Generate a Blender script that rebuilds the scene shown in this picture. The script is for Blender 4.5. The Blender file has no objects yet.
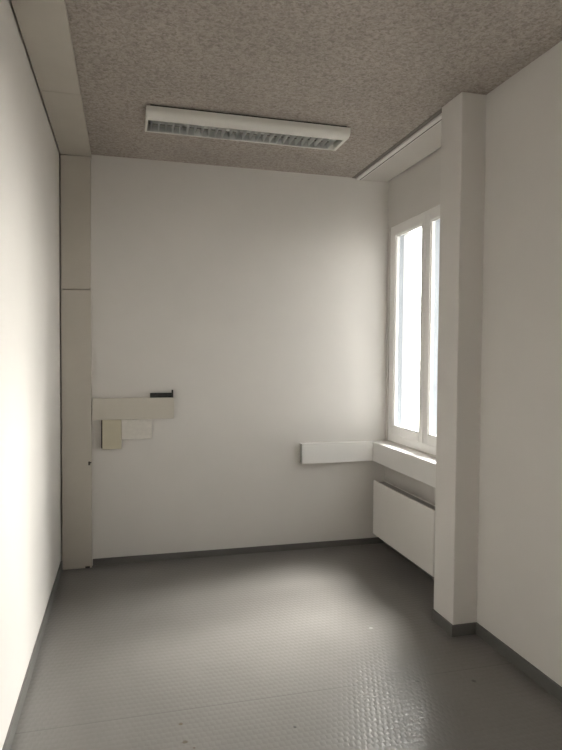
import bpy, bmesh, math, random
from mathutils import Vector, Matrix
random.seed(4)
scene = bpy.context.scene
COL = scene.collection
PI = math.pi

# ------------------------------------------------------------------ measures
H = 2.65            # ceiling
D = 4.0145          # rear wall
XF = 2.248          # window wall
XR = 2.0925         # right wall (nearer part)
PX, PY0, PY1 = 1.960, 2.577, 2.769   # pillar
YB = -1.3           # wall behind the viewer

# ------------------------------------------------------------------ materials
def mat(name):
    m = bpy.data.materials.new(name); m.use_nodes = True
    nt = m.node_tree
    return m, nt, nt.nodes['Principled BSDF']

def N(nt, typ, **kw):
    n = nt.nodes.new(typ)
    for k, v in kw.items():
        if k == 'inp':
            for a, b in v.items(): n.inputs[a].default_value = b
        else: setattr(n, k, v)
    return n

def math_node(nt, op, a, b=None, c=None):
    n = nt.nodes.new('ShaderNodeMath'); n.operation = op
    for i, v in enumerate((a, b, c)):
        if v is None: continue
        if isinstance(v, (int, float)): n.inputs[i].default_value = v
        else: nt.links.new(v, n.inputs[i])
    return n.outputs[0]

def painted(name, col, rough=.6, var=.04, scale=3.0, bump=.0, bscale=300., metallic=0.):
    m, nt, b = mat(name)
    tc = N(nt, 'ShaderNodeTexCoord')
    nz = N(nt, 'ShaderNodeTexNoise', inp={'Scale': scale, 'Detail': 4.0, 'Roughness': .6})
    nt.links.new(tc.outputs['Object'], nz.inputs['Vector'])
    rp = N(nt, 'ShaderNodeValToRGB')
    rp.color_ramp.elements[0].position = .3; rp.color_ramp.elements[1].position = .7
    rp.color_ramp.elements[0].color = (*[c * (1 - var) for c in col], 1)
    rp.color_ramp.elements[1].color = (*[min(1, c * (1 + var)) for c in col], 1)
    nt.links.new(nz.outputs['Fac'], rp.inputs['Fac'])
    nt.links.new(rp.outputs['Color'], b.inputs['Base Color'])
    b.inputs['Roughness'].default_value = rough
    b.inputs['Metallic'].default_value = metallic
    if bump:
        n2 = N(nt, 'ShaderNodeTexNoise', inp={'Scale': bscale, 'Detail': 3.0})
        nt.links.new(tc.outputs['Object'], n2.inputs['Vector'])
        bp = N(nt, 'ShaderNodeBump', inp={'Strength': bump, 'Distance': .001})
        nt.links.new(n2.outputs['Fac'], bp.inputs['Height'])
        nt.links.new(bp.outputs['Normal'], b.inputs['Normal'])
    return m

WALL = painted('wall_paint', (.675, .654, .628), .7, .02, 2.5, .25, 220)
PILLAR = painted('pillar_paint', (.69, .668, .643), .6, .02, 2.5, .2, 220)
DUCT = painted('duct_cream', (.52, .488, .435), .5, .03, 6)
TRUNK = painted('trunking_white', (.82, .81, .79), .4, .015, 6)
TRUNK_OLD = painted('trunking_aged', (.56, .53, .47), .45, .02, 8)
BOX_CREAM = painted('outlet_cream', (.54, .50, .385), .45, .02, 10)
BOX_WHITE = painted('outlet_white', (.67, .645, .60), .45, .05, 40)
FRAME = painted('window_white', (.88, .87, .855), .3, .01, 5)
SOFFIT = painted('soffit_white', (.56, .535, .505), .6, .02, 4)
RAD = painted('radiator_enamel', (.76, .742, .71), .35, .01, 4)
GRILLE = painted('radiator_grille_grey', (.33, .32, .30), .5, .03, 10)
BLACK = painted('black_metal', (.02, .022, .02), .5, .1, 20)
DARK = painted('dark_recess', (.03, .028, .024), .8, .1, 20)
BASE = painted('baseboard_grey', (.125, .122, .115), .5, .05, 8)
LAMP = painted('lamp_enamel', (.72, .71, .67), .4, .01, 5)
LOUVRE = painted('louvre_aluminium', (.62, .63, .62), .38, .03, 20, metallic=.25)
REFL = painted('lamp_inner_grey', (.05, .052, .05), .5, .1, 20)
CLAD = painted('aluminium_cladding', (.30, .33, .37), .45, .02, 10)
RAIL_SHADE = painted('rail_shade_grey', (.20, .185, .165), .8, .05, 20)
TUBE = painted('tube_glass', (.75, .76, .74), .2, .01, 5)
BRASS = painted('valve_chrome', (.7, .69, .66), .3, .02, 20, metallic=.6)

def ceiling_mat():
    m, nt, b = mat('textured_plaster')
    tc = N(nt, 'ShaderNodeTexCoord')
    n1 = N(nt, 'ShaderNodeTexNoise', inp={'Scale': 62.0, 'Detail': 5.0, 'Roughness': .65, 'Distortion': .8})
    n2 = N(nt, 'ShaderNodeTexVoronoi', inp={'Scale': 75.0})
    n3 = N(nt, 'ShaderNodeTexNoise', inp={'Scale': 2.0, 'Detail': 3.0})
    for n in (n1, n2, n3): nt.links.new(tc.outputs['Object'], n.inputs['Vector'])
    rp = N(nt, 'ShaderNodeValToRGB')
    rp.color_ramp.elements[0].position = .34; rp.color_ramp.elements[1].position = .6
    rp.color_ramp.elements[0].color = (.31, .272, .24, 1)
    rp.color_ramp.elements[1].color = (.55, .497, .452, 1)
    nt.links.new(n1.outputs['Fac'], rp.inputs['Fac'])
    mx = N(nt, 'ShaderNodeMixRGB', blend_type='MULTIPLY', inp={'Fac': .35})
    nt.links.new(rp.outputs['Color'], mx.inputs['Color1'])
    nt.links.new(n3.outputs['Fac'], mx.inputs['Color2'])
    nt.links.new(mx.outputs['Color'], b.inputs['Base Color'])
    b.inputs['Roughness'].default_value = .9
    h = math_node(nt, 'ADD', n1.outputs['Fac'], math_node(nt, 'MULTIPLY', n2.outputs['Distance'], .5))
    bp = N(nt, 'ShaderNodeBump', inp={'Strength': .8, 'Distance': .006})
    nt.links.new(h, bp.inputs['Height']); nt.links.new(bp.outputs['Normal'], b.inputs['Normal'])
    return m

def floor_mat():
    m, nt, b = mat('studded_grey_vinyl')
    geo = N(nt, 'ShaderNodeNewGeometry')
    sep = N(nt, 'ShaderNodeSeparateXYZ'); nt.links.new(geo.outputs['Position'], sep.inputs[0])
    x, y = sep.outputs[0], sep.outputs[1]
    v = math_node(nt, 'DIVIDE', y, .030)
    row = math_node(nt, 'MODULO', math_node(nt, 'FLOOR', math_node(nt, 'ADD', v, 1000)), 2)
    u = math_node(nt, 'ADD', math_node(nt, 'DIVIDE', x, .022), math_node(nt, 'MULTIPLY', row, .5))
    su = math_node(nt, 'ABSOLUTE', math_node(nt, 'SINE', math_node(nt, 'MULTIPLY', u, PI)))
    sv = math_node(nt, 'ABSOLUTE', math_node(nt, 'SINE', math_node(nt, 'MULTIPLY', v, PI)))
    hgt = math_node(nt, 'POWER', math_node(nt, 'MULTIPLY', su, sv), .8)
    # welded seams between the sheets: grooves across the room
    seam = None
    for sy in (2.285, .35):
        d = math_node(nt, 'ABSOLUTE', math_node(nt, 'SUBTRACT', y, sy))
        s = math_node(nt, 'LESS_THAN', d, .0022)
        seam = s if seam is None else math_node(nt, 'MAXIMUM', seam, s)
    bp = N(nt, 'ShaderNodeBump', inp={'Strength': .38, 'Distance': .0014})
    nt.links.new(hgt, bp.inputs['Height']); nt.links.new(bp.outputs['Normal'], b.inputs['Normal'])
    n1 = N(nt, 'ShaderNodeTexNoise', inp={'Scale': 1.6, 'Detail': 5.0, 'Roughness': .6})
    n2 = N(nt, 'ShaderNodeTexNoise', inp={'Scale': 60.0, 'Detail': 3.0})
    for n in (n1, n2): nt.links.new(geo.outputs['Position'], n.inputs['Vector'])
    mixf = math_node(nt, 'ADD', math_node(nt, 'MULTIPLY', n1.outputs['Fac'], .7), math_node(nt, 'MULTIPLY', n2.outputs['Fac'], .3))
    rp = N(nt, 'ShaderNodeValToRGB')
    rp.color_ramp.elements[0].position = .3; rp.color_ramp.elements[1].position = .7
    rp.color_ramp.elements[0].color = (.152, .144, .136, 1)
    rp.color_ramp.elements[1].color = (.202, .192, .183, 1)
    nt.links.new(mixf, rp.inputs['Fac'])
    col = rp.outputs['Color']
    def over(col, fac, c):
        mx = N(nt, 'ShaderNodeMixRGB'); nt.links.new(fac, mx.inputs['Fac'])
        nt.links.new(col, mx.inputs['Color1']); mx.inputs['Color2'].default_value = (*c, 1)
        return mx.outputs['Color']
    col = over(col, math_node(nt, 'MULTIPLY', seam, .5), (.09, .088, .085))
    for sx, sy, r, c in ((.598, 2.197, .010, (.09, .06, .025)), (.602, 2.090, .012, (.07, .045, .02)), (.63, 2.05, .006, (.07, .045, .02)),
                         (1.006, 2.077, .008, (.03, .03, .03)), (1.5965, 2.252, .010, (.03, .03, .03)),
                         (1.833, 2.193, .013, (.05, .05, .045)), (1.603, 2.756, .012, (.38, .375, .36))):
        dx = math_node(nt, 'SUBTRACT', x, sx); dy = math_node(nt, 'SUBTRACT', y, sy)
        d = math_node(nt, 'SQRT', math_node(nt, 'ADD', math_node(nt, 'MULTIPLY', dx, dx), math_node(nt, 'MULTIPLY', dy, dy)))
        d = math_node(nt, 'ADD', d, math_node(nt, 'MULTIPLY', math_node(nt, 'SUBTRACT', n2.outputs['Fac'], .5), r))
        mr = N(nt, 'ShaderNodeMapRange', inp={'From Min': r, 'From Max': r * .5, 'To Min': 0., 'To Max': .85})
        nt.links.new(d, mr.inputs['Value'])
        col = over(col, mr.outputs[0], c)
    nt.links.new(col, b.inputs['Base Color'])
    b.inputs['Roughness'].default_value = .30
    b.inputs['Specular IOR Level'].default_value = .5
    return m

def glass_mat():
    m, nt, b = mat('window_glass')
    nt.nodes.remove(b)
    out = [n for n in nt.nodes if n.type == 'OUTPUT_MATERIAL'][0]
    tr = N(nt, 'ShaderNodeBsdfTransparent', inp={'Color': (.97, .985, .98, 1)})
    gl = N(nt, 'ShaderNodeBsdfGlossy', inp={'Roughness': .02})
    lw = N(nt, 'ShaderNodeLayerWeight', inp={'Blend': .5})
    fr = math_node(nt, 'MULTIPLY_ADD', math_node(nt, 'POWER', lw.outputs['Facing'], 5.0), .6, .03)
    mx = N(nt, 'ShaderNodeMixShader')
    nt.links.new(fr, mx.inputs[0]); nt.links.new(tr.outputs[0], mx.inputs[1]); nt.links.new(gl.outputs[0], mx.inputs[2])
    nt.links.new(mx.outputs[0], out.inputs['Surface'])
    return m

CEIL, FLOOR, GLASS = ceiling_mat(), floor_mat(), glass_mat()

# ------------------------------------------------------------------ mesh helpers
def add_box(bm, x0, x1, y0, y1, z0, z1, bev=0., seg=2):
    r = bmesh.ops.create_cube(bm, size=1.0)
    vs = r['verts']
    for v in vs:
        v.co = Vector((x0 + (v.co.x + .5) * (x1 - x0), y0 + (v.co.y + .5) * (y1 - y0), z0 + (v.co.z + .5) * (z1 - z0)))
    if bev:
        es = list({e for v in vs for e in v.link_edges})
        bmesh.ops.bevel(bm, geom=es, offset=bev, segments=seg, profile=.5, affect='EDGES')

def add_prism(bm, prof, a0, a1, axis='x'):
    """prof: 2D polygon; axis x -> (y,z), axis y -> (x,z), axis z -> (x,y)"""
    def P(p, a):
        return {'x': (a, p[0], p[1]), 'y': (p[0], a, p[1]), 'z': (p[0], p[1], a)}[axis]
    A = [bm.verts.new(P(p, a0)) for p in prof]; B = [bm.verts.new(P(p, a1)) for p in prof]
    n = len(prof)
    fs = [bm.faces.new([A[i], A[(i + 1) % n], B[(i + 1) % n], B[i]]) for i in range(n)]
    c0, c1 = bm.faces.new(A), bm.faces.new(B[::-1])
    bmesh.ops.triangulate(bm, faces=[c0, c1])

def add_cyl(bm, p0, p1, r, seg=16):
    p0, p1 = Vector(p0), Vector(p1); d = p1 - p0
    M = Matrix.Translation((p0 + p1) / 2) @ d.to_track_quat('Z', 'Y').to_matrix().to_4x4()
    bmesh.ops.create_cone(bm, cap_ends=True, segments=seg, radius1=r, radius2=r, depth=d.length, matrix=M)

def obj(name, bm, m, parent=None, smooth=False):
    bmesh.ops.recalc_face_normals(bm, faces=bm.faces)
    me = bpy.data.meshes.new(name)
    if parent is not None:
        bm.transform(Matrix.Translation(-wloc(parent)))
    bm.to_mesh(me); bm.free()
    me.materials.append(m)
    if smooth:
        me.shade_smooth() if hasattr(me, 'shade_smooth') else None
    o = bpy.data.objects.new(name, me); COL.objects.link(o)
    if parent is not None: o.parent = parent
    return o

def wloc(o):
    v = Vector((0, 0, 0))
    while o is not None:
        v += o.location; o = o.parent
    return v

def boxes(name, m, parent, *bs, bev=0.):
    bm = bmesh.new()
    for b in bs: add_box(bm, *b[:6], bev=(b[6] if len(b) > 6 else bev))
    return obj(name, bm, m, parent)

def thing(name, label, cat, loc, group=None):
    o = bpy.data.objects.new(name, None); COL.objects.link(o)
    o.empty_display_size = .1
    o.location = loc; o['label'] = label; o['category'] = cat
    if group: o['group'] = group
    return o

def struct(o, label, cat):
    o['kind'] = 'structure'; o['label'] = label; o['category'] = cat
    return o

# ------------------------------------------------------------------ the shell
struct(boxes('floor', FLOOR, None, (-.12, 2.40, YB - .1, D + .12, -.12, 0)), 'grey studded vinyl floor with a sheen near the window', 'floor')
struct(boxes('ceiling', CEIL, None, (-.12, 2.40, YB - .1, D + .12, H, H + .12)), 'brown-grey ceiling in rough textured plaster', 'ceiling')
struct(boxes('wall_left', WALL, None, (-.12, 0, YB - .1, D + .12, 0, H)), 'plain white wall on the left, brightly lit', 'wall')
struct(boxes('wall_back', WALL, None, (0, XF, D, D + .12, 0, H)), 'white rear wall carrying the cable trunking', 'wall')
struct(boxes('wall_front', WALL, None, (0, XF, YB - .1, YB, 0, H)), 'white wall behind the viewer', 'wall')

WIN = (2.896, 3.985, .767, 2.307)      # window opening in the rear bay
WIN2 = (.55, 1.639, .767, 2.307)       # the same window in the bay nearer the viewer
XO = 2.40
wb = []
for (y0, y1, z0, z1), (a, b_) in ((WIN, (PY1 - .19, D + .12)), (WIN2, (.35, 1.80))):
    wb += [(XF, XO, a, y0, 0, H), (XF, XO, y1, b_, 0, H), (XF, XO, y0, y1, 0, z0), (XF, XO, y0, y1, z1, H)]
wb += [(XR, XO, 1.80, PY0 + .002, 0, H), (XR, XO, YB - .1, .35, 0, H)]
struct(boxes('wall_right', WALL, None, *wb), 'white wall on the right with the window bay beyond the pillar', 'wall')
struct(boxes('pillar', PILLAR, None, (PX, XF + .01, PY0, PY1, 0, H, .004)), 'white square pillar standing between right wall and window', 'pillar')

# baseboards
bt = .010
def bboard(name, label, prof_boxes):
    struct(boxes(name, BASE, None, *prof_boxes, bev=.002), label, 'baseboard')
bboard('baseboard_left', 'grey baseboard along the foot of the left wall', [(0, bt, YB, D - .055, 0, .066)])
bboard('baseboard_back', 'dark grey baseboard along the rear wall', [(.192, XF, D - bt, D, 0, .045)])
bboard('baseboard_window', 'dark grey baseboard under the radiator', [(XF - bt, XF, PY1, D - bt, 0, .05)])
bboard('baseboard_pillar', 'dark grey baseboard wrapped round the pillar foot', [(PX - bt, PX, PY0 - bt, PY1, 0, .058), (PX, XR - bt, PY0 - bt, PY0, 0, .058)])
bboard('baseboard_right', 'dark grey baseboard along the right wall', [(XR - bt, XR, 1.80, PY0 - .0005, 0, .058)])

# ceiling trim above the window
struct(boxes('trim_1', SOFFIT, None, (2.0365, XF - .014, PY1 - .15, D, H - .012, H)), 'flat white board on the ceiling above the window', 'trim')
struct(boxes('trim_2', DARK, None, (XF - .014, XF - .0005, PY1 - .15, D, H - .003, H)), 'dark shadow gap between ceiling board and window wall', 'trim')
rail = thing('ceiling_rail', 'slim white grooved rail along the ceiling in front of the window', 'rail', (2.0, PY1 - .15, H))
bm = bmesh.new()
ya, yb = PY1 - .15, D - .0005
add_prism(bm, [(1.990, H), (1.990, H - .012), (1.993, H - .014), (2.018, H - .014), (2.018, H - .004), (2.027, H - .004), (2.027, H - .014), (2.034, H - .014), (2.036, H - .012), (2.036, H)], ya, yb, 'y')
obj('rail_profile', bm, PILLAR, rail)
boxes('groove', DARK, rail, (2.0182, 2.0268, ya, yb, H - .0125, H - .0042))
boxes('shade_strip', RAIL_SHADE, rail, (1.964, 1.9895, ya, yb, H - .004, H - .0002))  # flat strip whose colour paints the soft shade beside the rail

# ------------------------------------------------------------------ window
def window(name, label, y0, y1, z0, z1, yo=0.):
    w = struct(thing(name, label, 'window', (XF, (y0 + y1) / 2, z0)), label, 'window')
    fx0, fx1 = XF + .006, XF + .076
    f = .048
    boxes('window_frame', FRAME, w, (fx0, fx1, y0, y0 + f, z0, z1), (fx0, fx1, y1 - f, y1, z0, z1),
          (fx0, fx1, y0 + f, y1 - f, z0, z0 + .058), (fx0, fx1, y0 + f, y1 - f, z1 - .030, z1), bev=.002)
    ym = (y0 + y1) / 2
    for a, b in ((ym + .0015, y1 - f + .004), (y0 + f - .004, ym - .0015)):
        s0, s1 = XF - .006, XF + .030
        zz0, zz1 = z0 + .056, z1 - .026
        k = .056
        sash = boxes('sash', FRAME, w, (s0, s1, a, a + k, zz0, zz1), (s0, s1, b - k, b, zz0, zz1),
                     (s0, s1, a + k, b - k, zz0, zz0 + .056), (s0, s1, a + k, b - k, zz1 - .050, zz1), bev=.003)
        # glazing bead, sloping towards the pane
        g = .010
        ga, gb, g0, g1 = a + k, b - k, zz0 + .056, zz1 - .050
        bm = bmesh.new()
        add_box(bm, s0 + .006, s0 + .024, ga, ga + g, g0, g1, .003)
        add_box(bm, s0 + .006, s0 + .024, gb - g, gb, g0, g1, .003)
        add_box(bm, s0 + .006, s0 + .024, ga + g, gb - g, g0, g0 + g, .003)
        add_box(bm, s0 + .006, s0 + .024, ga + g, gb - g, g1 - g, g1, .003)
        obj('glazing_bead', bm, FRAME, sash)
        boxes('pane', GLASS, sash, (s0 + .026, s0 + .030, ga, gb, g0, g1))
        c0, c1 = s1, s1 + .036                                       # weather side of the sash
        boxes('outer_cladding', CLAD, sash, (c0, c1, a + .006, a + k, zz0 + .006, zz1 - .006), (c0, c1, b - k, b - .006, zz0 + .006, zz1 - .006),
              (c0, c1, a + k, b - k, zz0 + .006, zz0 + .050), (c0, c1, a + k, b - k, zz1 - .046, zz1 - .006), bev=.002)
    return w

window('window_1', 'bright white-framed two-sash window beyond the pillar', *WIN)
window('window_2', 'white-framed window in the bay beside the viewer', *WIN2)

# ------------------------------------------------------------------ cable ducts on the left
d1 = thing('cable_duct', 'tall cream cable duct standing upright in the left rear corner', 'cable duct', (.10, D - .025, .002))
DY = D - .0506
boxes('lower_cover', DUCT, d1, (.010, .188, DY, D - .001, .004, 1.782), bev=.0015)
boxes('upper_cover', DUCT, d1, (.010, .186, DY + .001, D - .001, 1.786, H - .0325), bev=.0015)
boxes('latch_slot', DARK, d1, (.168, .180, DY - .0006, DY + .004, .668, .692), (.176, .187, DY - .0006, DY + .004, .680, .688))
boxes('foot_notch', DARK, d1, (.148, .176, DY - .0006, DY + .004, .004, .016))
d2 = thing('cable_duct', 'flat cream cable duct running under the ceiling along the left wall', 'cable duct', (.10, 1.4, H))
ZD = H - .0273
boxes('rear_cover', DUCT, d2, (.009, .191, 3.050, D - .001, ZD, H - .0005), bev=.0015)
boxes('front_cover', DUCT, d2, (.009, .190, YB + .002, 3.047, ZD, H - .0005), bev=.0015)

# ------------------------------------------------------------------ trunking
TZ0, TZ1, TD = .6223, .7615, .055
TX = 2.128
def trunk_profile(y_wall, depth, z0, z1):
    # wall-fixed base with a clipped-on lid, closed section; (y, z)
    f = y_wall - depth
    return [(y_wall, z0), (y_wall, z1), (f + .018, z1), (f + .018, z1 + .0012), (f + .002, z1 + .0012), (f, z1 - .001), (f, z0 + .001),
            (f + .002, z0 - .0012), (f + .018, z0 - .0012), (f + .018, z0)]
t1 = thing('cable_trunking', 'short white trunking on the rear wall, butting into the window trunking', 'trunking', (1.85, D - .045, TZ0))
bm = bmesh.new()
f = D - TD; ta, tb = 1.592, TX - .0015
add_box(bm, ta, tb, f, f + .0025, TZ0, TZ1, .0008)                 # clipped-on lid
add_box(bm, ta, tb, f + .0025, D - .0005, TZ1 - .0025, TZ1)
add_box(bm, ta, tb, f + .0025, D - .0005, TZ0, TZ0 + .0025)
add_box(bm, ta, tb, D - .003, D - .0005, TZ0 + .0025, TZ1 - .0025)
obj('trunking_body', bm, TRUNK, t1)
boxes('end_shade', GRILLE, t1, (ta + .004, ta + .007, f + .0025, D - .003, TZ0 + .0025, TZ1 - .0025))  # grey sheet painted as the shade inside the open end
t2 = thing('cable_trunking', 'white trunking running under the window, level with its frame', 'trunking', (TX + .07, 3.4, TZ0))
bm = bmesh.new()
pr = [(XF - .0005, TZ0), (XF - .0005, TZ1 - .002), (TX + .020, TZ1 - .002), (TX + .020, TZ1), (TX + .003, TZ1), (TX, TZ1 - .003), (TX, TZ0 + .002), (TX + .002, TZ0)]
add_prism(bm, pr, PY1 + .0008, D - .001, 'y'); obj('trunking_body', bm, TRUNK, t2)
boxes('cover_clip', DARK, t2, (TX + .004, TX + .014, 2.905, 2.925, TZ0 - .006, TZ0 + .0005))

LZ0, LZ1 = .9573, 1.0965
t3 = thing('cable_trunking', 'cut-off cream trunking stub on the rear wall, beside the upright duct', 'trunking', (.45, D - .045, LZ0))
f = D - TD
bm = bmesh.new()
add_box(bm, .1945, .7088, f, f + .004, LZ0, LZ1, .001)              # lid
add_box(bm, .1945, .700, f + .004, D - .0005, LZ0 + .002, LZ0 + .005)
add_box(bm, .1945, .56, f + .004, D - .0005, LZ1 - .005, LZ1 - .002)
add_box(bm, .1945, .700, D - .004, D - .0005, LZ0 + .005, LZ1 - .005)
add_box(bm, .56, .703, f + .004, f + .022, LZ1 - .005, LZ1 - .002)
obj('trunking_body', bm, TRUNK_OLD, t3)
boxes('joint_plate', BLACK, t3, (.555, .704, D - .028, D - .0245, LZ1 - .12, LZ1 + .030), (.694, .704, D - .049, D - .028, LZ1 - .11, LZ1 + .050),
      (.585, .694, D - .047, D - .028, LZ1 + .012, LZ1 + .016), bev=.0008)
b1 = thing('outlet_box', 'yellowed cream upright box under the trunking stub', 'cable box', (.313, D - .025, .766))
boxes('box_cover', BOX_CREAM, b1, (.2545, .3735, D - .052, D - .010, .7666, .9560), bev=.003)
boxes('shade_plate', DARK, b1, (.2465, .371, D - .010, D - .0005, .768, .957))  # dark sheet peeking out left, painted as the box's shadow edge
b2 = thing('outlet_box', 'speckled white oblong box right of the yellowed box, under the stub', 'cable box', (.47, D - .022, .825))
boxes('box_cover', BOX_WHITE, b2, (.3745, .567, D - .048, D - .008, .826, .9560), bev=.0025)
boxes('shade_plate', DARK, b2, (.376, .563, D - .008, D - .0005, .829, .957))  # dark sheet that puts shade into the gap behind the box

# ------------------------------------------------------------------ radiator
RX, RY0, RY1, RZ0, RZ1 = 2.090, 3.010, 3.862, .125, .504
r = thing('radiator', 'flat white panel radiator under the window trunking', 'radiator', (2.15, (RY0 + RY1) / 2, RZ0))
bm = bmesh.new()
add_box(bm, RX, RX + .014, RY0, RY1, RZ0, RZ1, .004, 3)
obj('front_panel', bm, RAD, r)
boxes('rear_panel', RAD, r, (RX + .078, RX + .090, RY0 + .006, RY1 - .006, RZ0 + .005, RZ1 - .005, .003))
boxes('side_cover', RAD, r, (RX + .012, RX + .080, RY1 - .008, RY1 - .004, RZ0 + .004, RZ1 - .008, .001))
boxes('side_cover', RAD, r, (RX + .012, RX + .080, RY0 + .004, RY0 + .008, RZ0 + .004, RZ1 - .008, .001))
bm = bmesh.new()
n = 42
for i in range(n):                                                   # folded convector fins between the panels
    y = RY0 + .02 + (RY1 - RY0 - .04) * i / (n - 1)
    add_box(bm, RX + .016, RX + .076, y - .0006, y + .0006, RZ0 + .02, RZ1 - .03)
obj('convector_fins', bm, GRILLE, r)
bm = bmesh.new()
for xx in (.018, .030, .042, .054, .066, .074):
    add_box(bm, RX + xx - .0025, RX + xx + .0025, RY0 + .01, RY1 - .01, RZ1 - .018, RZ1 - .010)
for i in range(9):
    y = RY0 + .02 + (RY1 - RY0 - .04) * i / 8
    add_box(bm, RX + .014, RX + .078, y - .003, y + .003, RZ1 - .022, RZ1 - .012)
obj('top_grille', bm, GRILLE, r)
for y in (RY0 + .16, RY1 - .16):
    boxes('wall_bracket', GRILLE, r, (RX + .090, XF - .0005, y - .015, y + .015, RZ0 + .03, RZ1 - .04), (RX + .080, RX + .092, y - .008, y + .008, RZ1 - .05, RZ1 - .005), bev=.001)
bm = bmesh.new()
add_cyl(bm, (RX + .03, RY0 + .006, .458), (RX + .03, RY0 - .018, .458), .011)
add_cyl(bm, (RX + .03, RY0 - .018, .458), (RX + .03, RY0 - .030, .458), .0075, 6)
obj('vent_plug', bm, BRASS, r)
bm = bmesh.new()
add_cyl(bm, (RX + .045, RY0 + .006, RZ0 + .03), (RX + .045, RY0 - .05, RZ0 + .03), .011)
add_cyl(bm, (RX + .045, RY0 - .045, RZ0 + .045), (RX + .045, RY0 - .045, .0), .008)
obj('supply_pipe', bm, RAD, r)

# ------------------------------------------------------------------ ceiling lamp
LX0, LX1, LY0, LY1, LZ = .5027, 1.6053, 3.1265, 3.374, 2.5933
OY0, OY1, OX0, OX1 = 3.196, 3.357, .514, 1.588
lamp = thing('ceiling_lamp', 'long white louvred fluorescent lamp fixed to the ceiling, switched off', 'lamp', ((LX0 + LX1) / 2, (LY0 + LY1) / 2, H))
TOPZ = H - .009
def arc(cy, cz, ry, rz, a0, a1, n=6):
    return [(cy + ry * math.cos(math.radians(a0 + (a1 - a0) * i / n)), cz + rz * math.sin(math.radians(a0 + (a1 - a0) * i / n))) for i in range(n + 1)]
prof = [(LY0, TOPZ)] + arc(LY0 + .034, LZ + .026, .034, .026, 180, 270) + [(OY0, LZ), (OY0, TOPZ - .004), (OY1, TOPZ - .004), (OY1, LZ)] \
       + arc(LY1 - .010, LZ + .012, .010, .012, 270, 360) + [(LY1, TOPZ)]
bm = bmesh.new(); add_prism(bm, prof, OX0, OX1, 'x')
solid = [(LY0, TOPZ)] + arc(LY0 + .034, LZ + .026, .034, .026, 180, 270) + arc(LY1 - .010, LZ + .012, .010, .012, 270, 360) + [(LY1, TOPZ)]
obj('housing', bm, LAMP, lamp)
bm = bmesh.new(); add_prism(bm, solid, LX0, OX0, 'x'); obj('end_cap', bm, LAMP, lamp)
bm = bmesh.new(); add_prism(bm, solid, OX1, LX1, 'x'); obj('end_cap', bm, LAMP, lamp)
boxes('mounting_plate', DARK, lamp, (LX0 + .02, LX1 - .02, LY0 + .008, LY1 - .02, TOPZ, H - .0005))
bm = bmesh.new()
nb = 27
x0, x1 = OX0 + .022, OX1 - .040
for i in range(nb):                                                  # V-section cross blades
    x = x0 + (x1 - x0) * i / (nb - 1)
    add_prism(bm, [(x - .0012, LZ + .002), (x + .0012, LZ + .002), (x + .0055, LZ + .028), (x - .0055, LZ + .028)], OY0 + .003, OY1 - .003, 'y')
add_box(bm, x0 - .006, x1 + .006, OY0 + .001, OY0 + .0035, LZ + .001, LZ + .032)
add_box(bm, x0 - .006, x1 + .006, OY1 - .0035, OY1 - .001, LZ + .001, LZ + .032)
obj('louvre', bm, LOUVRE, lamp)
for yy in (OY0 + .05, OY1 - .05):
    bm = bmesh.new(); add_cyl(bm, (OX0 + .008, yy, LZ + .034), (OX1 - .008, yy, LZ + .036), .0075, 12)
    obj('fluorescent_tube', bm, TUBE, lamp, smooth=True)
boxes('reflector', REFL, lamp, (OX0 + .001, OX1 - .001, OY0 + .001, OY1 - .001, TOPZ - .0055, TOPZ - .0042))

# ------------------------------------------------------------------ light
w = bpy.data.worlds.new('daylight'); scene.world = w; w.use_nodes = True
nt = w.node_tree
bg = nt.nodes['Background']
tc = N(nt, 'ShaderNodeTexCoord'); sep = N(nt, 'ShaderNodeSeparateXYZ')
nt.links.new(tc.outputs['Generated'], sep.inputs[0])
rp = N(nt, 'ShaderNodeValToRGB'); cr = rp.color_ramp
fac = math_node(nt, 'MULTIPLY_ADD', sep.outputs[2], .5, .5)
nt.links.new(fac, rp.inputs['Fac'])
stops = [(0, (.10, .09, .08)), (.38, (.16, .145, .13)), (.46, (.85, .79, .73)), (.50, (1, .945, .885)), (.56, (1, .95, .89)), (.64, (.42, .41, .40)), (1, (.30, .31, .33))]
cr.elements[0].position = stops[0][0]; cr.elements[0].color = (*stops[0][1], 1)
cr.elements[1].position = 1; cr.elements[1].color = (*stops[-1][1], 1)
for p, c in stops[1:-1]:
    e = cr.elements.new(p); e.color = (*c, 1)
nt.links.new(rp.outputs['Color'], bg.inputs['Color'])
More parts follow.
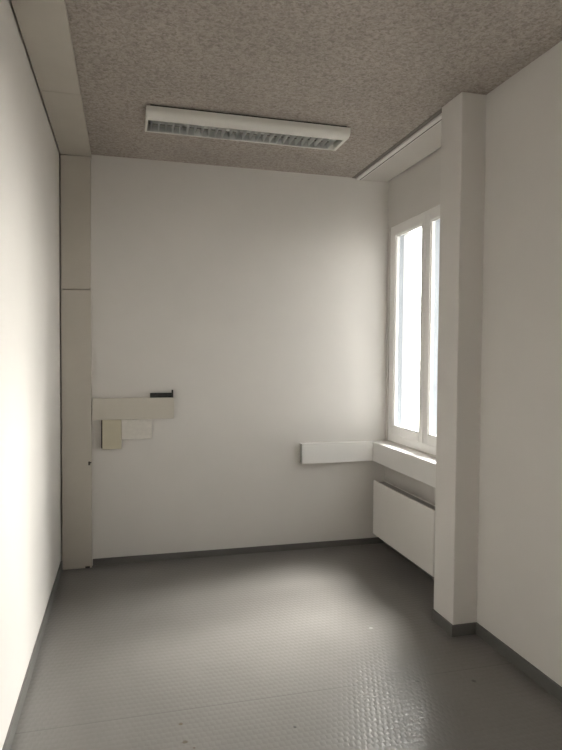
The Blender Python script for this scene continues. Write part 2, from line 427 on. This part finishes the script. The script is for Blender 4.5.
# the sunlit side of the sky lies diagonally out to the right, beyond the rear window
dt = math_node(nt, 'ADD', math_node(nt, 'MULTIPLY', sep.outputs[0], .574), math_node(nt, 'MULTIPLY', sep.outputs[1], .819))
lobe = math_node(nt, 'POWER', math_node(nt, 'MAXIMUM', dt, 0.), 5.0)
nt.links.new(math_node(nt, 'MULTIPLY_ADD', lobe, 32.0, 4.8), bg.inputs['Strength'])

def sun(name, elev, az, ang, strength, col):
    l = bpy.data.lights.new(name, 'SUN'); l.angle = math.radians(ang); l.energy = strength; l.color = col
    o = bpy.data.objects.new(name, l); COL.objects.link(o)
    e, a = math.radians(elev), math.radians(az)
    d = Vector((-math.cos(e) * math.cos(a), -math.cos(e) * math.sin(a), -math.sin(e)))
    o.rotation_euler = d.to_track_quat('-Z', 'Y').to_euler(); o.location = (5, 4, 5)
    return o
sun('sky_glow', 37, 34, 42, 19.0, (1, .95, .89))
sun('sun', 56, 24, 22, 12.0, (1, .95, .89))
sun('facade_glow', 12, 27, 34, 5.4, (1, .945, .875))

# ------------------------------------------------------------------ camera
F, YAW, PITCH, ROLL = 594.09, math.radians(-14.7009), math.radians(-1.9141), math.radians(.4324)
cam = bpy.data.cameras.new('camera'); co = bpy.data.objects.new('camera', cam); COL.objects.link(co)
fw = Vector((-math.sin(YAW) * math.cos(PITCH), math.cos(YAW) * math.cos(PITCH), math.sin(PITCH)))
rt = Vector((math.cos(YAW), math.sin(YAW), 0)); up = rt.cross(fw)
r2 = math.cos(ROLL) * rt + math.sin(ROLL) * up; u2 = -math.sin(ROLL) * rt + math.cos(ROLL) * up
M = Matrix((r2, u2, -fw)).transposed().to_4x4(); M.translation = Vector((.3974, 0, 1.381))
co.matrix_world = M
cam.sensor_fit = 'HORIZONTAL'; cam.sensor_width = 36; cam.lens = F * 36 / 562
cam.clip_start = .02
scene.camera = co

scene.cycles.max_bounces = 12; scene.cycles.diffuse_bounces = 8
scene.cycles.use_denoising = True
scene.view_settings.view_transform = 'Standard'; scene.view_settings.look = 'None'
scene.view_settings.gamma = 1; scene.view_settings.use_curve_mapping = False
scene.view_settings.exposure = 0.18
